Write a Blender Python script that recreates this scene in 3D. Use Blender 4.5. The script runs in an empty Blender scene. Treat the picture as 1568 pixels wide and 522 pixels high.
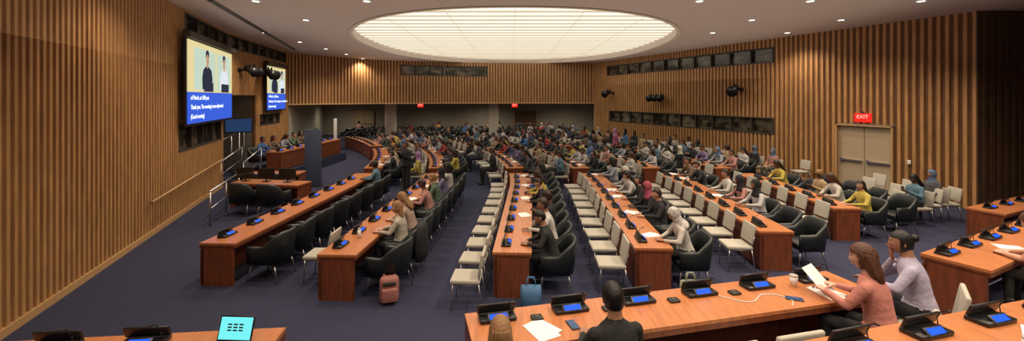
import bpy, bmesh, math, random
from mathutils import Vector, Matrix, Euler
random.seed(11)
scene=bpy.context.scene
coll=scene.collection
# ------------------------------------------------------------------ constants
CAMH=3.3; CEIL=5.85
# ------------------------------------------------------------------ materials
def newmat(name):
    m=bpy.data.materials.new(name); m.use_nodes=True
    nt=m.node_tree; b=nt.nodes['Principled BSDF']
    return m,nt,b
def simple(name,col,rough=.6,metal=0,bump=0,scale=40,var=0.0,spec=.5,stretch=None):
    m,nt,b=newmat(name)
    b.inputs['Base Color'].default_value=(*col,1); b.inputs['Roughness'].default_value=rough
    b.inputs['Metallic'].default_value=metal; b.inputs['Specular IOR Level'].default_value=spec
    tc=nt.nodes.new('ShaderNodeTexCoord'); mp=nt.nodes.new('ShaderNodeMapping')
    nt.links.new(tc.outputs['Object'],mp.inputs['Vector'])
    if stretch: mp.inputs['Scale'].default_value=stretch
    n=nt.nodes.new('ShaderNodeTexNoise'); n.inputs['Scale'].default_value=scale; n.inputs['Detail'].default_value=4
    nt.links.new(mp.outputs[0],n.inputs['Vector'])
    if var>0:
        r=nt.nodes.new('ShaderNodeValToRGB')
        r.color_ramp.elements[0].position=.3; r.color_ramp.elements[1].position=.7
        r.color_ramp.elements[0].color=(*[c*(1-var) for c in col],1)
        r.color_ramp.elements[1].color=(*[min(1,c*(1+var)) for c in col],1)
        nt.links.new(n.outputs['Fac'],r.inputs['Fac']); nt.links.new(r.outputs['Color'],b.inputs['Base Color'])
    if bump>0:
        bp=nt.nodes.new('ShaderNodeBump'); bp.inputs['Strength'].default_value=bump; bp.inputs['Distance'].default_value=.02
        nt.links.new(n.outputs['Fac'],bp.inputs['Height']); nt.links.new(bp.outputs[0],b.inputs['Normal'])
    return m
def emit(name,col,st):
    m,nt,b=newmat(name)
    b.inputs['Base Color'].default_value=(*[c*.05 for c in col],1); b.inputs['Specular IOR Level'].default_value=.1
    b.inputs['Emission Color'].default_value=(*col,1); b.inputs['Emission Strength'].default_value=st
    return m
def objcol(name,mul=1.0,rough=.85):
    m,nt,b=newmat(name)
    oi=nt.nodes.new('ShaderNodeObjectInfo')
    tc=nt.nodes.new('ShaderNodeTexCoord'); n=nt.nodes.new('ShaderNodeTexNoise'); n.inputs['Scale'].default_value=14; n.inputs['Detail'].default_value=5
    nt.links.new(tc.outputs['Object'],n.inputs['Vector'])
    mx=nt.nodes.new('ShaderNodeMix'); mx.data_type='RGBA'; mx.blend_type='MULTIPLY'; mx.inputs[0].default_value=.35
    nt.links.new(oi.outputs['Color'],mx.inputs[6]); nt.links.new(n.outputs['Fac'],mx.inputs[7])
    nt.links.new(mx.outputs[2],b.inputs['Base Color']); b.inputs['Roughness'].default_value=rough
    bp=nt.nodes.new('ShaderNodeBump'); bp.inputs['Strength'].default_value=.6; bp.inputs['Distance'].default_value=.03
    nt.links.new(n.outputs['Fac'],bp.inputs['Height']); nt.links.new(bp.outputs[0],b.inputs['Normal'])
    return m
def randramp(name,stops,k,rough,bump=0,stretch=(60,60,8)):
    m,nt,b=newmat(name)
    oi=nt.nodes.new('ShaderNodeObjectInfo'); mu=nt.nodes.new('ShaderNodeMath'); mu.operation='MULTIPLY'; mu.inputs[1].default_value=k
    fr=nt.nodes.new('ShaderNodeMath'); fr.operation='FRACT'
    nt.links.new(oi.outputs['Random'],mu.inputs[0]); nt.links.new(mu.outputs[0],fr.inputs[0])
    r=nt.nodes.new('ShaderNodeValToRGB'); r.color_ramp.interpolation='CONSTANT'
    el=r.color_ramp.elements
    el[0].position=0; el[0].color=(*stops[0][1],1)
    el[1].position=stops[1][0]; el[1].color=(*stops[1][1],1)
    for p,c in stops[2:]:
        e=el.new(p); e.color=(*c,1)
    nt.links.new(fr.outputs[0],r.inputs[0]); nt.links.new(r.outputs[0],b.inputs['Base Color'])
    b.inputs['Roughness'].default_value=rough
    if bump:
        tc=nt.nodes.new('ShaderNodeTexCoord'); mp=nt.nodes.new('ShaderNodeMapping'); mp.inputs['Scale'].default_value=stretch
        n=nt.nodes.new('ShaderNodeTexNoise'); n.inputs['Scale'].default_value=1
        nt.links.new(tc.outputs['Object'],mp.inputs[0]); nt.links.new(mp.outputs[0],n.inputs['Vector'])
        bp=nt.nodes.new('ShaderNodeBump'); bp.inputs['Strength'].default_value=bump; bp.inputs['Distance'].default_value=.02
        nt.links.new(n.outputs['Fac'],bp.inputs['Height']); nt.links.new(bp.outputs[0],b.inputs['Normal'])
    return m
M_rib=simple('wood_batten',(.48,.258,.102),.5,var=.2,scale=3,stretch=(3,3,.6))
M_back=simple('wood_wall_backing',(.16,.072,.027),.7,var=.2,scale=3)
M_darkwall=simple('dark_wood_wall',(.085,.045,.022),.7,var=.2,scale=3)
M_ceil=simple('ceiling_plaster',(.56,.48,.43),.8,bump=.1,scale=60,var=.03)
M_carpet=simple('carpet',(.044,.047,.086),.95,bump=.6,scale=55,var=.3,spec=.1)
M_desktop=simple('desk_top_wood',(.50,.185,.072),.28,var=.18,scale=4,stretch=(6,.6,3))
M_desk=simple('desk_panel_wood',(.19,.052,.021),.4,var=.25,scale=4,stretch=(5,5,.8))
M_trim=simple('trim_light_wood',(.52,.31,.14),.5)
M_blk=simple('black_leather',(.014,.018,.020),.38,bump=.15,scale=60)
M_blkp=simple('black_plastic',(.012,.012,.014),.35)
M_metal=simple('brushed_metal',(.62,.62,.64),.3,metal=1)
M_cream=simple('cream_upholstery',(.46,.43,.37),.8,bump=.15,scale=120,var=.06)
M_beige=simple('booth_paint',(.42,.38,.32),.8)
M_grey=simple('grey_olive_wall',(.40,.37,.30),.85,var=.05,scale=2)
M_col=simple('column_paint',(.68,.62,.50),.7)
M_frame=simple('dark_frame',(.05,.042,.034),.5)
M_door=simple('door_paint',(.46,.36,.24),.6)
M_paper=simple('paper',(.85,.85,.83),.8)
M_bluep=simple('blue_panel',(.055,.075,.13),.6)
M_white=simple('white_plastic',(.8,.8,.8),.5)
M_blue=emit('blue_display',(.01,.09,1.0),1.6)
M_oval=emit('luminous_ceiling',(1.0,.90,.72),1.25)
M_blade=simple('louvre_blade',(.85,.78,.66),.6)
M_lamp=emit('lamp_disc',(1,.9,.75),9)
M_exit=emit('exit_red',(1,.03,.02),1.0)
M_exw=emit('exit_letters',(1,.5,.4),1.5)
M_vid=emit('video_backdrop',(.66,.56,.28),1.2)
M_vidg=emit('video_panel_green',(.50,.62,.50),1.1)
M_vblue=emit('video_caption_blue',(.03,.09,.55),1.3)
M_vtext=emit('video_text',(.85,.9,1),1.6)
M_vdark=emit('video_suit',(.02,.024,.05),1)
M_vskin=emit('video_skin',(.50,.28,.18),1.1)
M_vwhite=emit('video_shirt',(.62,.66,.72),1.2)
M_cyan=emit('laptop_screen',(.15,.70,.72),1.3)
M_mon=emit('monitor_glow',(.025,.06,.15),.7)
M_lip=simple('lips',(.35,.09,.08),.5)
M_eye=simple('eye_white',(.75,.73,.7),.3)
M_iris=simple('iris',(.02,.012,.008),.2)
M_trous=randramp('trousers',[(0,(.012,.012,.016)),(.4,(.02,.025,.05)),(.7,(.05,.045,.04)),(.88,(.12,.10,.08))],5.77,.85)
M_shoe=simple('shoe_leather',(.012,.010,.010),.4)
M_skin=randramp('skin',[(0,(.50,.28,.19)),(.25,(.30,.145,.085)),(.5,(.12,.052,.03)),(.72,(.42,.23,.15)),(.88,(.065,.028,.017))],7.31,.5)
M_hair=randramp('hair',[(0,(.008,.006,.005)),(.55,(.022,.011,.006)),(.82,(.07,.03,.014)),(.93,(.26,.14,.05))],3.17,.45,.5)
M_scarf=randramp('headscarf',[(0,(.015,.015,.02)),(.25,(.55,.52,.46)),(.5,(.32,.06,.10)),(.6,(.10,.16,.26)),(.75,(.50,.34,.28)),(.9,(.35,.2,.4))],9.7,.85,.4)
M_cloth=objcol('clothing')
def glassmat():
    m,nt,b=newmat('booth_glass'); tc=nt.nodes.new('ShaderNodeTexCoord'); mp=nt.nodes.new('ShaderNodeMapping'); mp.inputs['Scale'].default_value=(.9,.9,2.2)
    n=nt.nodes.new('ShaderNodeTexNoise'); n.inputs['Scale'].default_value=1.6; n.inputs['Detail'].default_value=3
    r=nt.nodes.new('ShaderNodeValToRGB'); r.color_ramp.elements[0].position=.40; r.color_ramp.elements[0].color=(.018,.016,.013,1)
    r.color_ramp.elements[1].position=.68; r.color_ramp.elements[1].color=(.20,.16,.11,1)  # paler patches painted into the glass colour suggest interior lights and reflections
    nt.links.new(tc.outputs['Object'],mp.inputs[0]); nt.links.new(mp.outputs[0],n.inputs['Vector'])
    nt.links.new(n.outputs['Fac'],r.inputs[0]); nt.links.new(r.outputs[0],b.inputs['Base Color'])
    b.inputs['Roughness'].default_value=.08
    return m
M_glass=glassmat()
# ------------------------------------------------------------------ mesh builder
class MB:
    def __init__(s): s.v=[];s.f=[];s.m=[];s.s=[];s.mats=[]
    def mi(s,mat):
        if mat not in s.mats: s.mats.append(mat)
        return s.mats.index(mat)
    def add(s,vs,fs,mat,smooth=False,M=None):
        o=len(s.v)
        for p in vs:
            p=Vector(p); s.v.append(M@p if M else p)
        k=s.mi(mat)
        for f in fs: s.f.append([i+o for i in f]); s.m.append(k); s.s.append(smooth)
    def box(s,c,sz,mat,M=None):
        x,y,z=[a/2 for a in sz]; c=Vector(c)
        vs=[c+Vector((i*x,j*y,k*z)) for k in(-1,1) for j in(-1,1) for i in(-1,1)]
        s.add(vs,[(0,2,3,1),(4,5,7,6),(0,1,5,4),(2,6,7,3),(0,4,6,2),(1,3,7,5)],mat,False,M)
    def rbox(s,c,sz,mat,bev=.02,seg=2,M=None):
        bm=bmesh.new(); bmesh.ops.create_cube(bm,size=1)
        for v in bm.verts: v.co=Vector((v.co.x*sz[0],v.co.y*sz[1],v.co.z*sz[2]))
        bmesh.ops.bevel(bm,geom=bm.edges[:],offset=min(bev,min(sz)*.49),segments=seg,affect='EDGES',profile=.5)
        bm.verts.index_update(); c=Vector(c)
        s.add([v.co+c for v in bm.verts],[[v.index for v in f.verts] for f in bm.faces],mat,True,M); bm.free()
    def cone(s,p0,p1,r0,r1,mat,seg=10,M=None,smooth=True,sy=1.0):
        p0=Vector(p0);p1=Vector(p1);d=(p1-p0)
        if d.length<1e-6: return
        q=d.to_track_quat('Z','Y').to_matrix()
        vs=[]
        for p,r in((p0,r0),(p1,r1)):
            for i in range(seg):
                a=2*math.pi*i/seg; vs.append(p+q@Vector((math.cos(a)*r,math.sin(a)*r*sy,0)))
        fs=[(i,(i+1)%seg,seg+(i+1)%seg,seg+i) for i in range(seg)]
        fs.append(list(range(seg))[::-1]); fs.append([seg+i for i in range(seg)])
        s.add(vs,fs,mat,smooth,M)
    def ell(s,c,r,mat,nu=12,nv=8,M=None):
        c=Vector(c); vs=[c+Vector((0,0,r[2]))]
        for j in range(1,nv):
            t=math.pi*j/nv
            for i in range(nu):
                a=2*math.pi*i/nu; vs.append(c+Vector((r[0]*math.sin(t)*math.cos(a),r[1]*math.sin(t)*math.sin(a),r[2]*math.cos(t))))
        vs.append(c-Vector((0,0,r[2]))); fs=[]
        for i in range(nu): fs.append((0,1+i,1+(i+1)%nu))
        for j in range(nv-2):
            for i in range(nu):
                a=1+j*nu+i;b=1+j*nu+(i+1)%nu; fs.append((a,a+nu,b+nu,b))
        L=len(vs)-1; o=1+(nv-2)*nu
        for i in range(nu): fs.append((o+i,L,o+(i+1)%nu))
        s.add(vs,fs,mat,True,M)
    def loft(s,rings,mat,M=None,smooth=True,caps=True):
        n=len(rings[0]); vs=[p for r in rings for p in r]; fs=[]
        for j in range(len(rings)-1):
            for i in range(n):
                a=j*n+i;b=j*n+(i+1)%n; fs.append((a,b,b+n,a+n))
        if caps:
            fs.append(list(range(n))[::-1]); fs.append([(len(rings)-1)*n+i for i in range(n)])
        s.add(vs,fs,mat,smooth,M)
    def prism(s,poly,z0,z1,mat,M=None):
        n=len(poly); vs=[(p[0],p[1],z0) for p in poly]+[(p[0],p[1],z1) for p in poly]
        fs=[(i,(i+1)%n,n+(i+1)%n,n+i) for i in range(n)]+[list(range(n))[::-1],[n+i for i in range(n)]]
        s.add(vs,fs,mat,False,M)
    def merge(s,o,M=None,flip=False,remap=None):
        off=len(s.v)
        for p in o.v: s.v.append(M@p if M else p.copy())
        for f,m,sm in zip(o.f,o.m,o.s):
            mt=o.mats[m]
            if remap and mt in remap: mt=remap[mt]
            ff=[i+off for i in f]
            if flip: ff=ff[::-1]
            s.f.append(ff); s.m.append(s.mi(mt)); s.s.append(sm)
    def mesh(s,name):
        me=bpy.data.meshes.new(name); me.from_pydata([tuple(v) for v in s.v],[],s.f)
        for m in s.mats: me.materials.append(m)
        me.polygons.foreach_set('material_index',s.m); me.polygons.foreach_set('use_smooth',s.s)
        me.update(); return me
    def obj(s,name,M=None,parent=None):
        o=bpy.data.objects.new(name,s.mesh(name)); coll.objects.link(o)
        if parent: o.parent=parent
        if M: o.matrix_local=M
        return o
def place(name,me,loc,ang=0,sc=1,color=None):
    o=bpy.data.objects.new(name,me); coll.objects.link(o)
    o.location=loc; o.rotation_euler=(0,0,ang); o.scale=(sc,sc,sc)
    if color: o.color=(*color,1)
    return o
def ang_of(f): return math.atan2(-f[0],f[1])
# ------------------------------------------------------------------ room shell
b=MB(); b.box((1,17,-.1),(44,46,.2),M_carpet); b.obj('floor')
Lp=[(-3.36,-4.0),(-11.03,16.4),(-12.6,23.8)]
Rp=[(13.67,12.4),(5.96,30.76)]
Fp=[(-12.6,23.8),(-11.2,26.2),(-9,28.5),(-4.8,30.2),(1,31),(5.96,30.76)]
def wallx(pts,d):
    for (x0,y0),(x1,y1) in zip(pts,pts[1:]):
        if y0<=d<=y1: return x0+(x1-x0)*(d-y0)/(y1-y0)
    (x0,y0),(x1,y1)=(pts[0],pts[1]) if d<pts[0][1] else (pts[-2],pts[-1])
    return x0+(x1-x0)*(d-y0)/(y1-y0)
def s_of_y(pts,d):
    s=0
    for (x0,y0),(x1,y1) in zip(pts,pts[1:]):
        L=math.hypot(x1-x0,y1-y0)
        if d<=y1: return s+L*(d-y0)/(y1-y0)
        s+=L
    return s
def ribwall(name,pts,z0,z1,ops,side,sp=.15,w=.085,dep=.05,mr=M_rib,mb=M_back):
    B=MB(); s0=0
    for (x0,y0),(x1,y1) in zip(pts,pts[1:]):
        L=math.hypot(x1-x0,y1-y0); t=((x1-x0)/L,(y1-y0)/L); n=(t[1]*side,-t[0]*side)
        def P(s,o): return (x0+t[0]*s+n[0]*o,y0+t[1]*s+n[1]*o)
        def iv(s):
            res=[(z0,z1)]
            for (a,c,za,zb) in ops:
                if a<s+s0<c:
                    new=[]
                    for (p,q) in res:
                        if za>p: new.append((p,min(q,za)))
                        if zb<q: new.append((max(p,zb),q))
                    res=[r for r in new if r[1]-r[0]>.01]
            return res
        br=sorted(set([0,L]+[max(0,min(L,k-s0)) for o in ops for k in o[:2]]))
        for a,c in zip(br,br[1:]):
            if c-a<.01: continue
            for (p,q) in iv((a+c)/2): B.prism([P(a,0),P(c,0),P(c,-.14),P(a,-.14)],p,q,mb)
        k=int(L/sp)
        for i in range(k):
            s=(i+.5)*L/k
            for (p,q) in iv(s): B.prism([P(s-w/2,0),P(s+w/2,0),P(s+w/2*.8,dep),P(s-w/2*.8,dep)],p,q,mr)
        s0+=L
    return B.obj(name)
sy=lambda d:s_of_y(Lp,d); ry=lambda d:s_of_y(Rp,d)
ribwall('wall_left',Lp,0,CEIL,[(sy(12.2),sy(23.5),5.24,5.78),(sy(11.8),sy(15.6),1.78,2.56),(sy(15.8),sy(19.2),0,3.42),(sy(19.6),sy(22.4),2.0,2.55)],1)
ribwall('wall_right',Rp,0,CEIL,[(ry(18.2),ry(29.3),4.82,5.5),(ry(18.2),ry(29.0),1.72,2.45),(ry(14.27),ry(15.98),0,2.38)],-1,sp=.2,w=.11)
ribwall('wall_far',Fp,2.97,CEIL,[(7.5,13.6,4.85,5.58)],1,sp=.2,w=.11)
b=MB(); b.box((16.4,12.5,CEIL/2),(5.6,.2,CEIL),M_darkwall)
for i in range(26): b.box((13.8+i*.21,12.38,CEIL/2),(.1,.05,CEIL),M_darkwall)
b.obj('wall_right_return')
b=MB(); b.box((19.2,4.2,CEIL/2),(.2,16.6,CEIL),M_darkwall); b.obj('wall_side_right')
b=MB(); b.box((8,-4.1,CEIL/2),(23,.2,CEIL),M_back); b.obj('wall_back')
b=MB(); b.box((-4,38.1,1.6),(26,.2,3.2),M_grey); b.obj('wall_gallery_far')
b=MB(); b.prism([(-12.6,23.95),(-12.75,23.95),(-17,38),(-16.85,38)],0,3.2,M_grey); b.obj('wall_gallery_left')
b=MB(); b.prism([(5.96,30.9),(6.2,30.9),(9,38),(8.8,38)],0,3.2,M_grey); b.obj('wall_gallery_right')
b=MB(); b.prism([(-12.6,24.1),(-11.3,26.4),(-9,28.7),(-4.8,30.4),(1,31.2),(5.9,31.0),(9,38),(-17,38)],2.99,3.15,M_col); b.obj('ceiling_gallery')
b=MB()
xa,xb=wallx(Lp,15.8),wallx(Lp,19.2)
b.prism([(xa-.15,15.7),(xa-2.2,15.2),(xa-2.25,15.3),(xa-.15,15.8)],0,3.5,M_beige)
b.prism([(xa-2.2,15.2),(xb-2.2,19.7),(xb-2.35,19.7),(xa-2.35,15.2)],0,3.5,M_beige)
b.prism([(xb-.15,19.2),(xb-2.2,19.6),(xb-2.2,19.75),(xb-.15,19.35)],0,3.5,M_beige)
b.prism([(xa-.15,15.7),(xb-.15,19.3),(xb-2.3,19.7),(xa-2.3,15.2)],3.43,3.5,M_beige)
b.obj('wall_alcove')
def strip(name,pts,z0,z1,side,dep,mat):
    B=MB()
    for (x0,y0),(x1,y1) in zip(pts,pts[1:]):
        L=math.hypot(x1-x0,y1-y0); n=((y1-y0)/L*side,-(x1-x0)/L*side)
        B.prism([(x0,y0),(x1,y1),(x1+n[0]*dep,y1+n[1]*dep),(x0+n[0]*dep,y0+n[1]*dep)],z0,z1,mat)
    return B.obj(name)
strip('baseboard_left',[Lp[0],(wallx(Lp,15.7),15.7)],0,.12,1,.075,M_trim)
strip('baseboard_right',[(wallx(Rp,16.05),16.05),Rp[1]],0,.12,-1,.075,M_trim)
strip('trim_gallery_lintel',Fp,2.9,2.98,1,.07,M_trim)
wn=[0]
def window(pa,pb,z0,z1,n,side,face=.0):
    wn[0]+=1; B=MB(); L=math.hypot(pb[0]-pa[0],pb[1]-pa[1]); t=((pb[0]-pa[0])/L,(pb[1]-pa[1])/L); nn=(t[1]*side,-t[0]*side)
    P=lambda s,o:(pa[0]+t[0]*s+nn[0]*o,pa[1]+t[1]*s+nn[1]*o)
    B.prism([P(0,-.1),P(L,-.1),P(L,-.12),P(0,-.12)],z0,z1,M_glass)
    for (a,c) in ((z0,z0+.05),(z1-.05,z1)): B.prism([P(0,-.11),P(L,-.11),P(L,.055),P(0,.055)],a,c,M_frame)
    for i in range(n+1):
        s=L*i/n; s=min(max(s,.03),L-.03)
        B.prism([P(s-.03,-.11),P(s+.03,-.11),P(s+.03,.04),P(s-.03,.04)],z0+.05,z1-.05,M_frame)
    B.obj('window_%d'%wn[0])
wp=lambda pts,d:(wallx(pts,d),d)
window(wp(Lp,12.2),wp(Lp,16.4),5.24,5.78,4,1); window(wp(Lp,16.4),wp(Lp,23.5),5.24,5.78,7,1)
window(wp(Lp,11.8),wp(Lp,15.6),1.78,2.56,4,1); window(wp(Lp,19.6),wp(Lp,22.4),2.0,2.55,3,1)
window(wp(Rp,18.2),wp(Rp,29.3),4.82,5.5,11,-1); window(wp(Rp,18.2),wp(Rp,29.0),1.72,2.45,11,-1)
def Fpt(s):
    for (x0,y0),(x1,y1) in zip(Fp,Fp[1:]):
        L=math.hypot(x1-x0,y1-y0)
        if s<=L: return (x0+(x1-x0)*s/L,y0+(y1-y0)*s/L)
        s-=L
window(Fpt(7.5),Fpt(10.45),4.85,5.58,3,1); window(Fpt(10.5),Fpt(13.6),4.85,5.58,4,1)
COLS=((-8.9,31.2),(-1.4,32.4))
for x,y in COLS:
    b=MB(); b.rbox((0,0,1.5),(.72,.6,3.0),M_col,.04); b.box((0,0,.06),(.78,.66,.12),M_trim); b.obj('column',Matrix.Translation((x,y,0)))
def door(name,pa,pb,h,side,mat=M_door,rev=-.05):
    B=MB(); L=math.hypot(pb[0]-pa[0],pb[1]-pa[1]); t=((pb[0]-pa[0])/L,(pb[1]-pa[1])/L); nn=(t[1]*side,-t[0]*side)
    P=lambda s,o:(pa[0]+t[0]*s+nn[0]*o,pa[1]+t[1]*s+nn[1]*o)
    for a,c in((.06,L/2-.01),(L/2+.01,L-.06)):
        B.prism([P(a,rev-.04),P(c,rev-.04),P(c,rev),P(a,rev)],.02,h-.06,mat)
        B.prism([P(a+.08,rev),P(c-.06,rev),P(c-.06,rev+.07),P(a+.08,rev+.07)],1.0,1.06,M_metal)
        B.prism([P(a+.08,rev),P(a+.16,rev),P(a+.16,rev+.08),P(a+.08,rev+.08)],.96,1.1,M_metal)
    for a,c in((0,.06),(L-.06,L)): B.prism([P(a,rev-.06),P(c,rev-.06),P(c,.08),P(a,.08)],0,h,M_trim)
    B.prism([P(0,rev-.06),P(L,rev-.06),P(L,.08),P(0,.08)],h-.06,h,M_trim)
    B.obj(name)
door('door_1',wp(Rp,15.95),wp(Rp,14.3),2.35,1)
door('door_2',(.2,37.9),(2.2,37.9),2.2,1,simple('door_brown',(.16,.08,.045),.6),.03)
door('door_3',(-14.0,37.9),(-12.3,37.9),2.2,1,M_door,.03)
def text(body,size,mat,M,parent,name,ext=.002):
    c=bpy.data.curves.new(name,'FONT'); c.body=body; c.size=size; c.extrude=ext; c.align_x='CENTER'; c.align_y='CENTER'; c.materials.append(mat)
    o=bpy.data.objects.new(name,c); coll.objects.link(o); o.parent=parent; o.matrix_local=M; return o
def frame_M(o,right,normal):
    r=Vector(right).normalized(); n=Vector(normal).normalized(); u=n.cross(r)
    M=Matrix((r,u,n)).transposed().to_4x4(); M.translation=Vector(o); return M
def exit_sign(o,right,normal,s=1):
    b=MB(); b.rbox((0,0,0),(.50*s,.30*s,.06),M_exit,.01); b.box((0,.17*s,0),(.08,.08*s,.03),M_frame)
    e=b.obj('exit_sign',frame_M(o,right,normal))
    text('EXIT',.17*s,M_exw,Matrix.Translation((0,.03*s,.033)),e,'letters'); return e
rt=Vector((Rp[1][0]-Rp[0][0],Rp[1][1]-Rp[0][1],0)).normalized(); rn=Vector((-rt.y,rt.x,0))
exit_sign(Vector((wallx(Rp,15.1),15.1,2.60))+rn*.09,-rt,rn,1.05)
exit_sign((-6.9,32,2.74),(1,0,0),(0,-1,0),.9); exit_sign((.2,32,2.74),(1,0,0),(0,-1,0),.9)
b=MB(); b.rbox((0,0,0),(.1,.14,.03),M_white,.01); b.obj('light_switch',frame_M(Vector((wallx(Rp,13.9),13.9,1.2))+rn*.07,-rt,rn))
# ------------------------------------------------------------------ ceiling with oval
OC=(.1,21.6); OA,OB=7.1,9.7
def oval(k=1,n=96,ex=2.25):
    r=[]
    for i in range(n):
        a=2*math.pi*i/n; c,s=math.cos(a),math.sin(a)
        r.append((OC[0]+k*OA*math.copysign(abs(c)**(2/ex),c),OC[1]+k*OB*math.copysign(abs(s)**(2/ex),s)))
    return r
bm=bmesh.new(); ov=oval()
outer=[bm.verts.new((x,y,CEIL)) for x,y in((-18,-4.5),(20,-4.5),(20,33),(-18,33))]
inner=[bm.verts.new((x,y,CEIL)) for x,y in ov]
ed=[bm.edges.new((outer[i],outer[(i+1)%4])) for i in range(4)]+[bm.edges.new((inner[i],inner[(i+1)%96])) for i in range(96)]
bmesh.ops.triangle_fill(bm,edges=ed,use_beauty=True)
top=[bm.verts.new((x,y,CEIL+.35)) for x,y in ov]
for i in range(96): bm.faces.new((inner[i],inner[(i+1)%96],top[(i+1)%96],top[i]))
me=bpy.data.meshes.new('ceiling'); bm.to_mesh(me); bm.free(); me.materials.append(M_ceil)
coll.objects.link(bpy.data.objects.new('ceiling',me))
b=MB(); b.add([(x,y,CEIL+.34) for x,y in ov],[list(range(96))[::-1]],M_oval)
y=OC[1]-OB+.4
while y<OC[1]+OB-.2:
    u=abs((y-OC[1])/OB); hw=OA*(max(0,1-u**2.25))**(1/2.25)-.05
    b.box((OC[0],y,CEIL+.26),(2*hw,.03,.05),M_blade); y+=.75
for k in(-4.6,-2.3,0,2.3,4.6):
    u=abs(k/OA); hl=OB*(1-u**2.25)**(1/2.25)-.05
    b.box((OC[0]+k,OC[1],CEIL+.32),(.012,2*hl,.02),M_blade)
r0=oval(1.0); r1=oval(1.018)
vs=[(x,y,CEIL-.02) for x,y in r0]+[(x,y,CEIL-.02) for x,y in r1]
b.add(vs,[(i,(i+1)%96,96+(i+1)%96,96+i) for i in range(96)],M_col)
b.obj('luminous_oval_ceiling')
b=MB(); b.prism([(-7.9,11),(-7.75,11),(-11.3,22.2),(-11.45,22.2)],CEIL-.03,CEIL+.0,M_frame); b.obj('ceiling_track')
dl=MB(); dl.cone((0,0,0),(0,0,-.02),.13,.12,M_white,20); dl.cone((0,0,-.021),(0,0,-.024),.085,.085,M_lamp,16)
dm=dl.mesh('downlight')
def spot(name,loc,e,ang=125,up=False,col=(1,.83,.62)):
    l=bpy.data.lights.new(name,'SPOT'); l.energy=e; l.spot_size=math.radians(ang); l.spot_blend=.8; l.shadow_soft_size=.09; l.color=col
    o=bpy.data.objects.new(name,l); coll.objects.link(o); o.location=loc
    return o
cnt=0
yy=-2.4
while yy<30:
    xx=-9.6
    while xx<13.5:
        k=(abs((xx-OC[0])/OA)**2.25+abs((yy-OC[1])/OB)**2.25)
        okx=xx>wallx(Lp,min(yy,23.8))+1 and (yy<11.5 or xx<wallx(Rp,max(yy,12.4))-1)
        if k>1.25 and okx:
            place('downlight',dm,(xx,yy,CEIL)); cnt+=1
            spot('gallery_fill_lamp',(xx,yy,CEIL-.06),180 if (yy<11 and xx<0) else 330,132)
        xx+=2.9
    yy+=2.7
for x,y in((-14,35),(-11,31),(-7,34.5),(-5,31.8),(-2.5,35.5),(1,33.2),(4.5,35),(4.5,32)):  # unseen gallery fixtures and lamps, added to brighten the space under the lintel
    place('downlight',dm,(x,y,2.99)); spot('gallery_fill_lamp',(x,y,2.93),180,165)
l=bpy.data.lights.new('added_ceiling_fill','AREA'); l.shape='RECTANGLE'; l.size=20; l.size_y=30; l.energy=540; l.color=(1,.86,.72)  # added upward fill in place of bounce light on the ceiling, no real fixture
o=bpy.data.objects.new('added_ceiling_fill',l); coll.objects.link(o); o.location=(1,14,4.2); o.rotation_euler=(math.pi,0,0)
# ------------------------------------------------------------------ screens
def screen(o,right,normal,w,h,full=True):
    b=MB(); b.box((0,0,-.04),(w+.16,h+.14,.06),M_blkp); b.rbox((0,h/2+.13,.02),(w+.25,.2,.2),M_frame,.03)
    b.box((0,h*.19,0),(w,h*.62,.01),M_vid); b.box((0,-h*.31,0),(w,h*.38,.012),M_vblue)
    b.box((-w*.17,h*.17,.007),(w*.44,h*.52,.002),M_vidg); b.box((w*.27,h*.17,.007),(w*.36,h*.52,.002),M_vidg)
    for cx,body in((-w*.13,M_vdark),(w*.27,M_vwhite)):
        pts=[(-.20,-.10),(-.21,.05),(-.17,.15),(-.06,.20),(.06,.20),(.17,.15),(.21,.05),(.20,-.10)]
        k=h
        b.add([(cx+p[0]*k,h*.02+p[1]*k,.012) for p in pts],[list(range(8))[::-1]],body)
        b.ell((cx,h*.372,.0105),(h*.072,h*.065,.002),M_vdark,20,10)
        b.ell((cx,h*.30,.013),(h*.056,h*.085,.003),M_vskin,20,10)
        b.box((cx,h*.225,.011),(h*.05,h*.06,.003),M_vskin)
        b.box((cx+.05*h,-h*.05,.014),(w*.20,h*.12,.003),M_vdark)
    e=b.obj('projection_screen',frame_M(o,right,normal))
    for i,t in enumerate(['of March, at 3:00 p.m.','Thank you. The meeting is now adjourned.','(Good evening)']):
        tt=text(t,h*.078,M_vtext,Matrix.Translation((-w*.45,-h*(.19+.115*i),.012)),e,'caption_%d'%i); tt.data.align_x='LEFT'
    return e
def lwall_frame(d0,d1):
    a=Vector((wallx(Lp,d0),d0,0)); c=Vector((wallx(Lp,d1),d1,0)); t=(c-a).normalized(); n=Vector((t.y,-t.x,0)); return (a+c)/2,t,n,(c-a).length
c,t,n,L=lwall_frame(11.6,16.0); screen(c+n*.28+Vector((0,0,3.76)),t,n,4.6,2.38)
c,t,n,L=lwall_frame(20.0,22.6); screen(c+n*.25+Vector((0,0,3.78)),t,n,2.7,2.1)
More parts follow.
